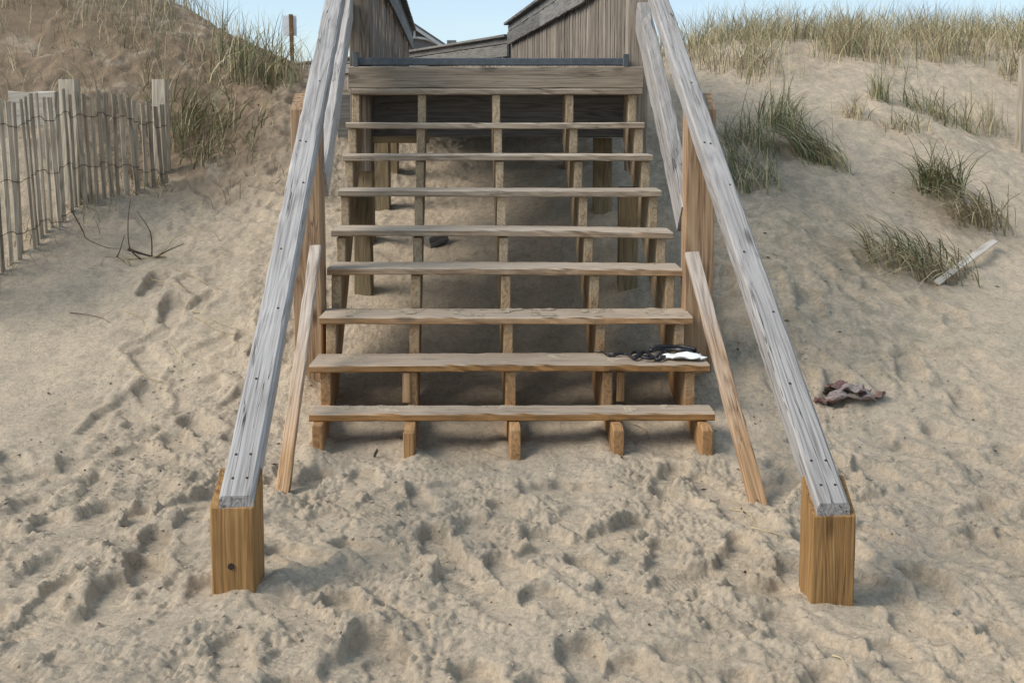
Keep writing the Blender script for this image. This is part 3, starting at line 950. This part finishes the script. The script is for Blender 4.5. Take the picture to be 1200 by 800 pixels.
tuft(1030, 116, 80, .40, .06, 1.5, 1.5, .35, .3, (.3, .3, .3, .1), 'small thin upright tuft on the bright sand below the crest grass', 10)
tuft(1002, 138, 60, .30, .06, LEFT, 1.5, .6, .3, DRY, 'tiny sparse straw tuft on the bright sand above the drooping tuft', 11)
tuft(1160, 152, 90, .5, .10, 1.5, 1.5, .45, .35, DRY, 'thin straw tuft beside the lone grey post', 12, width=.006)
tuft(300, 84, 320, .6, .2, 1.2, 1.6, .55, .4, (.25, .3, .3, .15), 'bushy olive grass clump on the left dune crest near the sign', 13, wide=1.1)
tuft(222, 152, 200, .55, .18, -.3, 1.2, .7, .4, (.4, .35, .15, .1), 'loose green grass tuft on the dune just behind the fence end post', 14)
tuft(255, 172, 160, .42, .2, -.3, 1.2, .8, .4, (.3, .35, .2, .15), 'low sparse olive tuft downhill of the fence end post', 15)


def patch(name, n, ufun, h, bend, matw, label, seed, width=.007, cat='grass'):
    r = np.random.RandomState(seed)
    pts = ufun(r, n)
    bx, by = pts[:, 0], pts[:, 1]
    n = len(bx)
    base = np.stack([bx, by, hfun(bx, by) - .02], -1)
    me = blades_mesh(name, base, r.uniform(h[0], h[1], n), r.rand(n) * 6.28, r.uniform(bend[0], bend[1], n), width * r.uniform(.7, 1.3, n), matw, seed, seg=4)
    return tag(link(bpy.data.objects.new(name, me)), label, cat, kind='stuff')


def crest_right(r, n):
    out = []
    cl = np.stack([r.uniform(1.6, 8.5, 520), 10.0 + r.rand(520)**.8 * 5.4], -1)
    x = cl[:, 0]
    edge = 10.75 + .55 * np.sin(x * 1.7 + .6) + .35 * np.sin(x * 4.1) - .5 * np.exp(-((x - 2.5) / .6)**2) - .35 * np.exp(-((x - 3.9) / .35)**2)
    cl = cl[cl[:, 1] > edge]
    w = r.uniform(.3, 1, len(cl)); w /= w.sum()
    idx = r.choice(len(cl), n, p=w)
    return cl[idx] + r.randn(n, 2) * .11


patch('crest_grass', 14000, crest_right, (.25, .7), (.15, 1.0), (.09, .27, .40, .24), 'thick band of olive and straw beach grass along the right dune crest', 31, .0075)


def crest_left(r, n):
    cl = np.stack([r.uniform(-8, -2.2, 160), r.uniform(9.7, 13, 160)], -1)
    idx = r.choice(len(cl), n)
    return cl[idx] + r.randn(n, 2) * .10


patch('dune_grass', 1700, crest_left, (.2, .7), (.05, .8), (.05, .18, .50, .27), 'sparse tall straw grass scattered over the left dune crest', 32, .006)


def face_left(r, n):
    cl = np.stack([r.uniform(-6.5, -2.6, 170), r.uniform(8.4, 10.2, 170)], -1)
    cl = cl[(cl[:, 0] < -2.9) | (cl[:, 1] > 9.0)]
    idx = r.choice(len(cl), n)
    return cl[idx] + r.randn(n, 2) * .09


patch('slope_grass', 1700, face_left, (.12, .45), (.3, 1.3), (.06, .15, .39, .40), 'thin dry grass on the brown slope behind the sand fence', 33, .006)


def bank(r, n):
    cl = np.stack([r.uniform(-3.3, -1.5, 60), r.uniform(7.7, 9.9, 60)], -1)
    return cl[r.choice(60, n)] + r.randn(n, 2) * .12


patch('bank_straw', 800, bank, (.08, .3), (.6, 1.8), (.02, .1, .38, .5), 'dead roots and straw on the eroded brown bank between fence and stairs', 36, .006)


def fence_foot(r, n):
    i = r.randint(0, len(fpts), n)
    q = np.array([(fpts[j].x, fpts[j].y) for j in i])
    return q + r.randn(n, 2) * np.array([.1, .1])


patch('fence_litter', 320, fence_foot, (.06, .3), (.3, 1.5), (.05, .15, .35, .45), 'dead straw caught along the foot of the sand fence', 34, .006)


# ---------------------------------------------------------------- loose things
def ground_curve(pix, lift, r, mat, name, label, cat, group=None, sides=5, taper=.4, lifts=None):
    pts = []
    for i, (u, v) in enumerate(pix):
        g = ground_at(u, v)
        l = lifts[i] if lifts else lift
        pts.append(g + Vector((0, 0, l)))
    pts = smooth_path(pts, 4)
    if not lifts:
        hs = hfun(np.array([p.x for p in pts]), np.array([p.y for p in pts]))
        for p, hz in zip(pts, hs): p.z = max(p.z, hz + r * .6)
    o0 = pts[0].copy()
    vs, fs = tube_data([p - o0 for p in pts], r, sides, taper)
    o = mesh_obj(name, vs, fs, mat, None, Matrix.Translation(o0), smooth=True)
    return tag(o, label, cat, group)


STR = [((147, 366), (166, 376), (175, 398), 'bent straw lying alone on smooth sand left of the stairs'), ((82, 368), (110, 372), (130, 380), 'dark thin twig on the sand below the fence'),
       ((225, 366), (250, 378), (280, 388), 'long pale straw in the trampled sand left of the left handrail'), ((228, 372), (255, 388), (276, 396), 'pale straw crossing beside a longer one left of the left handrail'),
       ((198, 403), (208, 415), (214, 428), 'short straw beside the footprints left of the stairs'), ((176, 330), (205, 336), (228, 345), 'straw below the dead plant, on the smooth slope'),
       ((205, 315), (235, 330), (255, 341), 'long straw running downhill from the dead plant'), ((855, 598), (885, 615), (912, 636), 'curved straw in the litter by the right leaning rail'),
       ((880, 625), (905, 628), (930, 632), 'pale straw lying toward the right front post'), ((975, 774), (985, 780), (993, 786), 'small straw stub in the sand in front of the right front post'),
       ((150, 430), (172, 446), (190, 452), 'straw lying across the left footprints'), ((567, 528), (578, 534), (588, 538), 'small bent straw under the lowest tread'), ((742, 498), (756, 505), (763, 524), 'thin straw hanging under the right half of the lowest tread')]
for a, b, c, lab in STR:
    ground_curve((a, b, c), .006, .0032, M_STEM if 'twig' in lab else M_STRAW, 'straw', lab, 'straw', None)

# dead plant in front of the fence
g = ground_at(165, 312)
plant = thing('dead_plant', g, 'dry leafless plant with curling stems on the sand below the fence', 'plant')
for (pp_, r_, m_) in [([(165, 312, 0), (152, 290, .12), (150, 260, .28), (153, 232, .42)], .004, M_STEM), ([(178, 300, 0), (176, 272, .18), (160, 247, .34)], .004, M_STEM),
                      ([(183, 303, 0), (196, 290, .1), (205, 278, .17), (230, 269, .22), (250, 272, .22), (258, 283, .16)], .003, M_STRAW), ([(183, 303, 0), (200, 292, .08), (215, 286, .13)], .004, M_STEM),
                      ([(135, 314, .02), (150, 315, .03), (175, 313, .03)], .005, M_STRAW), ([(145, 298, .12), (152, 310, .08), (140, 326, .02), (124, 320, .04), (118, 312, .08), (122, 302, .12)], .0032, M_STRAW),
                      ([(155, 315, .02), (160, 322, .01), (166, 332, .0)], .004, M_STRAW), ([(150, 292, .01), (165, 297, .02), (180, 303, .03)], .008, M_DARK), ([(137, 312, 0), (140, 295, .08), (146, 275, .18)], .004, M_STEM),
                      ([(83, 245, 0.1), (97, 270, .04), (102, 280, .02), (125, 290, .02), (140, 291, .02)], .0035, M_STEM), ([(170, 305, .01), (185, 300, .03), (195, 302, .02)], .006, M_STRAW)]:
    pts = []
    for (u, v, hgt) in pp_:
        # the stem stands at the plant's own distance
        q = P(u, v, g.y + (.12 if hgt < .05 else 0))
        hz = gz(q.x, q.y)
        q.z = max(q.z, hz + .003)
        pts.append(q)
    vs, fs = tube_data(smooth_path(pts, 5), r_ * 1.35, 5, .5)
    mesh_obj('stem', vs, fs, m_, plant, smooth=True)

# loose slat on the right dune
a, b = ground_at(1091, 334), ground_at(1162, 290)
lo = board('loose_slat', a + Vector((.02, -.04, .02)), b + Vector((0, -.04, .05)), .045, .014, M_PALE, None, up=(-.25, -.9, .8), ch=.002)
tag(lo, 'broken pale fence slat lying on the sand by the dead grass', 'slat')

# crumpled brown husk on the sand


def sheet(name, c, sx, sy, rot, amp, mat, parent, seed, nu=12, nv=8, curl=0.):
    r = np.random.RandomState(seed)
    vs, fs = [], []
    for j in range(nv + 1):
        for i in range(nu + 1):
            u, v = i / nu * 2 - 1, j / nv * 2 - 1
            # rounded ragged outline
            k = 1 - .28 * (abs(u * v))**1.3 + .09 * math.sin(7 * u + seed) * abs(v) + .07 * math.sin(9 * v + seed)
            x, y = u * sx * k, v * sy * k
            z = amp * float(pn(np.array([u * 1.3 + seed]), np.array([v * 1.3]), seed % 7)[0]) * 2 + amp * .6 * float(pn(np.array([u * 3.1 + seed]), np.array([v * 3.1]), 3)[0]) + curl * v * v
            cr_, sr_ = math.cos(rot), math.sin(rot)
            vs.append((c[0] + x * cr_ - y * sr_, c[1] + x * sr_ + y * cr_, c[2] + z))
    n1 = len(vs)
    for j in range(nv):
        for i in range(nu):
            q = j * (nu + 1) + i
            fs.append((q, q + 1, q + nu + 2, q + nu + 1))
    o = mesh_obj(name, vs, fs, mat, parent, smooth=True)
    md = o.modifiers.new('thickness', 'SOLIDIFY'); md.thickness = .004; md.offset = 0
    return o


g = ground_at(995, 468)
husk = thing('husk_scrap', g, 'crumpled brown husk-like scraps lying on the sand beyond the right handrail', 'debris')
M_HUSK2 = flat('grey_brown_husk', (.24, .19, .175), .7, .3, .4, 50)
for k, (du, dv, sx, sy, rot, m_) in enumerate([(-13, -11, .075, .045, .1, M_BROWN), (4, -8, .06, .05, -.3, M_HUSK2), (2, 2, .11, .065, .1, M_HUSK2), (28, 0, .055, .05, .6, M_BROWN), (-29, 6, .05, .03, .2, M_BROWN), (-20, -4, .045, .03, -.2, M_DARK)]):
    q = ground_at(995 + du, 468 + dv)
    sheet('scrap', (q.x, q.y, q.z + .012), sx * 1.15, sy, rot, .018, m_, husk, 5 + k, curl=.015)

# black strap tangle and white cloth on the second tread
TZ2 = TZ[1] + .004


def on_tread(u, v): return PZ(u, v, TZ2)


c0 = on_tread(765, 420)
tan = thing('strap_tangle', (c0.x, c0.y, TZ2), 'tangle of glossy black straps and buckles lying on the second lowest tread', 'straps')
rr = random.Random(5)
for pts_, r_, lf in [([(696, 413), (706, 415), (713, 419), (722, 417), (731, 416)], .005, .006), ([(712, 417), (718, 419), (726, 418), (733, 418), (739, 420)], .007, .008), ([(738, 418), (745, 415), (750, 419), (744, 423), (739, 420)], .008, .010),
                     ([(746, 419), (756, 416), (764, 421), (772, 424), (781, 420)], .009, .010), ([(752, 423), (762, 424), (771, 421), (777, 417), (784, 419)], .008, .016),
                     ([(762, 416), (772, 412), (784, 413), (798, 415), (812, 416)], .012, .016), ([(766, 413), (777, 410), (790, 413), (800, 414), (815, 417)], .010, .028), ([(786, 414), (800, 416), (812, 415), (818, 418)], .007, .02)]:
    ps = smooth_path([on_tread(u, min(max(v, 413.5), 425)) + Vector((0, 0, lf + rr.uniform(0, .008))) for u, v in pts_], 5)
    vs, fs = tube_data(ps, r_, 7, .9)
    mesh_obj('strap', vs, fs, M_BLACK if rr.random() < .6 else M_BUCKLE, tan, smooth=True)
for (u, v, s_) in ((743, 422, .014), (757, 420, .012), (766, 423, .013), (776, 421, .012), (814, 416.5, .012), (751, 416, .011)):
    q = on_tread(u, v)
    ps = [q + Vector((math.cos(a) * s_ * 1.3, math.sin(a) * s_ * .8, .008 + .01 * math.sin(a * .5))) for a in np.linspace(0, 6.1, 11)]
    vs, fs = tube_data(ps, .0042, 6)
    mesh_obj('buckle', vs, fs, M_BUCKLE, tan, smooth=True)
c1 = on_tread(803, 421.5)
cl = sheet('white_cloth', (0, 0, .016), .112, .042, -.10, .012, M_CLOTH, None, 11, 20, 10, curl=.006)
cl.matrix_basis = Matrix.Translation((c1.x, c1.y, TZ2)); WM[cl.name] = cl.matrix_basis.copy()
tag(cl, 'crumpled white cloth beside the black straps on the second lowest tread', 'cloth')

# black feather-like chip in front of the stairs
g = ground_at(437, 536)
vs = [(0, 0, 0), (.012, 0, .006), (.024, .004, .034), (.018, .006, .046), (.004, .003, .022)]
vs += [(a, b + .006, c) for a, b, c in vs]
ch = mesh_obj('shell_chip', vs, [(0, 1, 2, 3, 4), (9, 8, 7, 6, 5), (0, 5, 6, 1), (1, 6, 7, 2), (2, 7, 8, 3), (3, 8, 9, 4), (4, 9, 5, 0)], M_DARK, None, Matrix.Translation(g - Vector((0, 0, .006))))
tag(ch, 'pointed black chip standing in the sand in front of the lowest tread', 'chip')

# dark block of timber under the stairs
g = ground_at(507, 290)
blk = board('timber_offcut', g + Vector((-.045, 0, .03)), g + Vector((.075, .10, .07)), .09, .075, M_GREY, None, up=(0, 0, 1))
tag(blk, 'short grey timber offcut lying on the sand under the stairs', 'timber')

# blown sand lying on the treads
vs, fs = [], []
for i in range(5):
    ul, ur, vl, vr = TR[i]
    Y = Y1 + i * RUN
    a, b = P(ul, vl, Y), P(ur, vr, Y)
    nu, nv = 150, 14
    dep = .14 if i == 0 else .24
    uu = np.linspace(.02, .98, nu); vv = np.linspace(.06, .97, nv)
    UU, VV = np.meshgrid(uu, vv)
    X = a.x + (b.x - a.x) * UU; YY = Y + .008 + (dep - .01) * VV; ZZ = a.z + (b.z - a.z) * UU
    hh = .010 * pn(X * 7, YY * 9, 80 + i) + .007 * pn(X * 22, YY * 25, 90 + i) + .006 * (VV - .75) - .0012
    hh = np.clip(hh, -.002, .009)
    idx = -np.ones(X.shape, int)
    for j in range(nv - 1):
        for q in range(nu - 1):
            cs = [(j, q), (j, q + 1), (j + 1, q + 1), (j + 1, q)]
            if max(hh[c_] for c_ in cs) <= .0006: continue
            f_ = []
            for c_ in cs:
                if idx[c_] < 0:
                    idx[c_] = len(vs); vs.append((X[c_], YY[c_], ZZ[c_] + hh[c_]))
                f_.append(int(idx[c_]))
            fs.append(tuple(f_))
ts = mesh_obj('tread_sand', vs, fs, M_SAND, smooth=True)
tag(ts, 'thin patches of blown sand lying on the lower treads', 'sand', kind='stuff')

# crumbs of broken sand crust
r = np.random.RandomState(55)
n = 15000
cx = r.uniform(-2.3, 2.4, n); cy = 2.5 + r.rand(n)**.8 * 3.2
ok = (r.rand(n) < churn_mask(cx, cy) * .75 * (.3 + (pn(cx * 3.5, cy * 3.5, 61) > .02))) & ~((cy > 4.6) & (np.abs(cx) < 1.05))
cx, cy = cx[ok], cy[ok]
cz = hfun(cx, cy)
OCT = np.array([(1, 0, 0), (0, 1, 0), (-1, 0, 0), (0, -1, 0), (.7, .7, .55), (-.7, .7, .6), (-.7, -.7, .5), (.7, -.7, .6), (0, 0, .95)])
CF_ = [(0, 1, 4), (1, 2, 5), (2, 3, 6), (3, 0, 7), (4, 1, 5), (5, 2, 6), (6, 3, 7), (7, 0, 4), (4, 5, 8), (5, 6, 8), (6, 7, 8), (7, 4, 8)]
vs = []; fs = []
for i in range(len(cx)):
    sz = .002 + .006 * r.rand()**3.5
    v = OCT * sz * r.uniform(.6, 1.35, (9, 1)) * np.array([r.uniform(.8, 1.5), r.uniform(.8, 1.3), r.uniform(.6, 1.1)])
    an = r.rand() * 6.28
    xx = v[:, 0] * math.cos(an) - v[:, 1] * math.sin(an); yy = v[:, 0] * math.sin(an) + v[:, 1] * math.cos(an)
    o = len(vs)
    vs += [(cx[i] + a_, cy[i] + b_, cz[i] + c_ - sz * .15) for a_, b_, c_ in zip(xx, yy, v[:, 2])]
    fs += [(o + a_, o + b_, o + c_) for a_, b_, c_ in CF_]
cr_o = mesh_obj('sand_crumbs', vs, fs, M_SAND)
tag(cr_o, 'crumbs of broken damp sand crust over the trampled beach', 'sand', kind='stuff')

# flotsam: dark fragments thinly strewn over the sand
r = np.random.RandomState(77)
vs, fs = [], []
ptsx, ptsy = [], []
for (cx, cy, sx, sy, n) in [(1.75, 6.3, .5, .8, 90), (-1.7, 5.0, .4, .6, 45), (2.0, 4.6, .7, .5, 60), (0, 3.7, 1.2, .6, 70), (.95, 4.1, .12, .3, 45), (-2.6, 8.6, .5, .6, 40), (2.6, 7.6, .8, .8, 50)]:
    ptsx += list(r.randn(n) * sx + cx); ptsy += list(r.randn(n) * sy + cy)
hz = hfun(np.array(ptsx), np.array(ptsy))
for x, y, z in zip(ptsx, ptsy, hz):
    s_ = (.0012 + .0045 * r.rand()**3) * (1 if y < 5 else 1.4); an = r.rand() * 6.28; e = r.uniform(1.2, 4)
    o = len(vs)
    for k in range(4):
        a = an + k * math.pi / 2
        l = s_ * (e if k % 2 == 0 else 1)
        vs.append((x + math.cos(a) * l, y + math.sin(a) * l, z + .002))
    vs.append((x, y, z + s_ * .9 + .003))
    for k in range(4): fs.append((o + k, o + (k + 1) % 4, o + 4))
fl = mesh_obj('beach_litter', vs, fs, M_DARK)
tag(fl, 'fine dark plant fragments strewn over the sand', 'litter', kind='stuff')
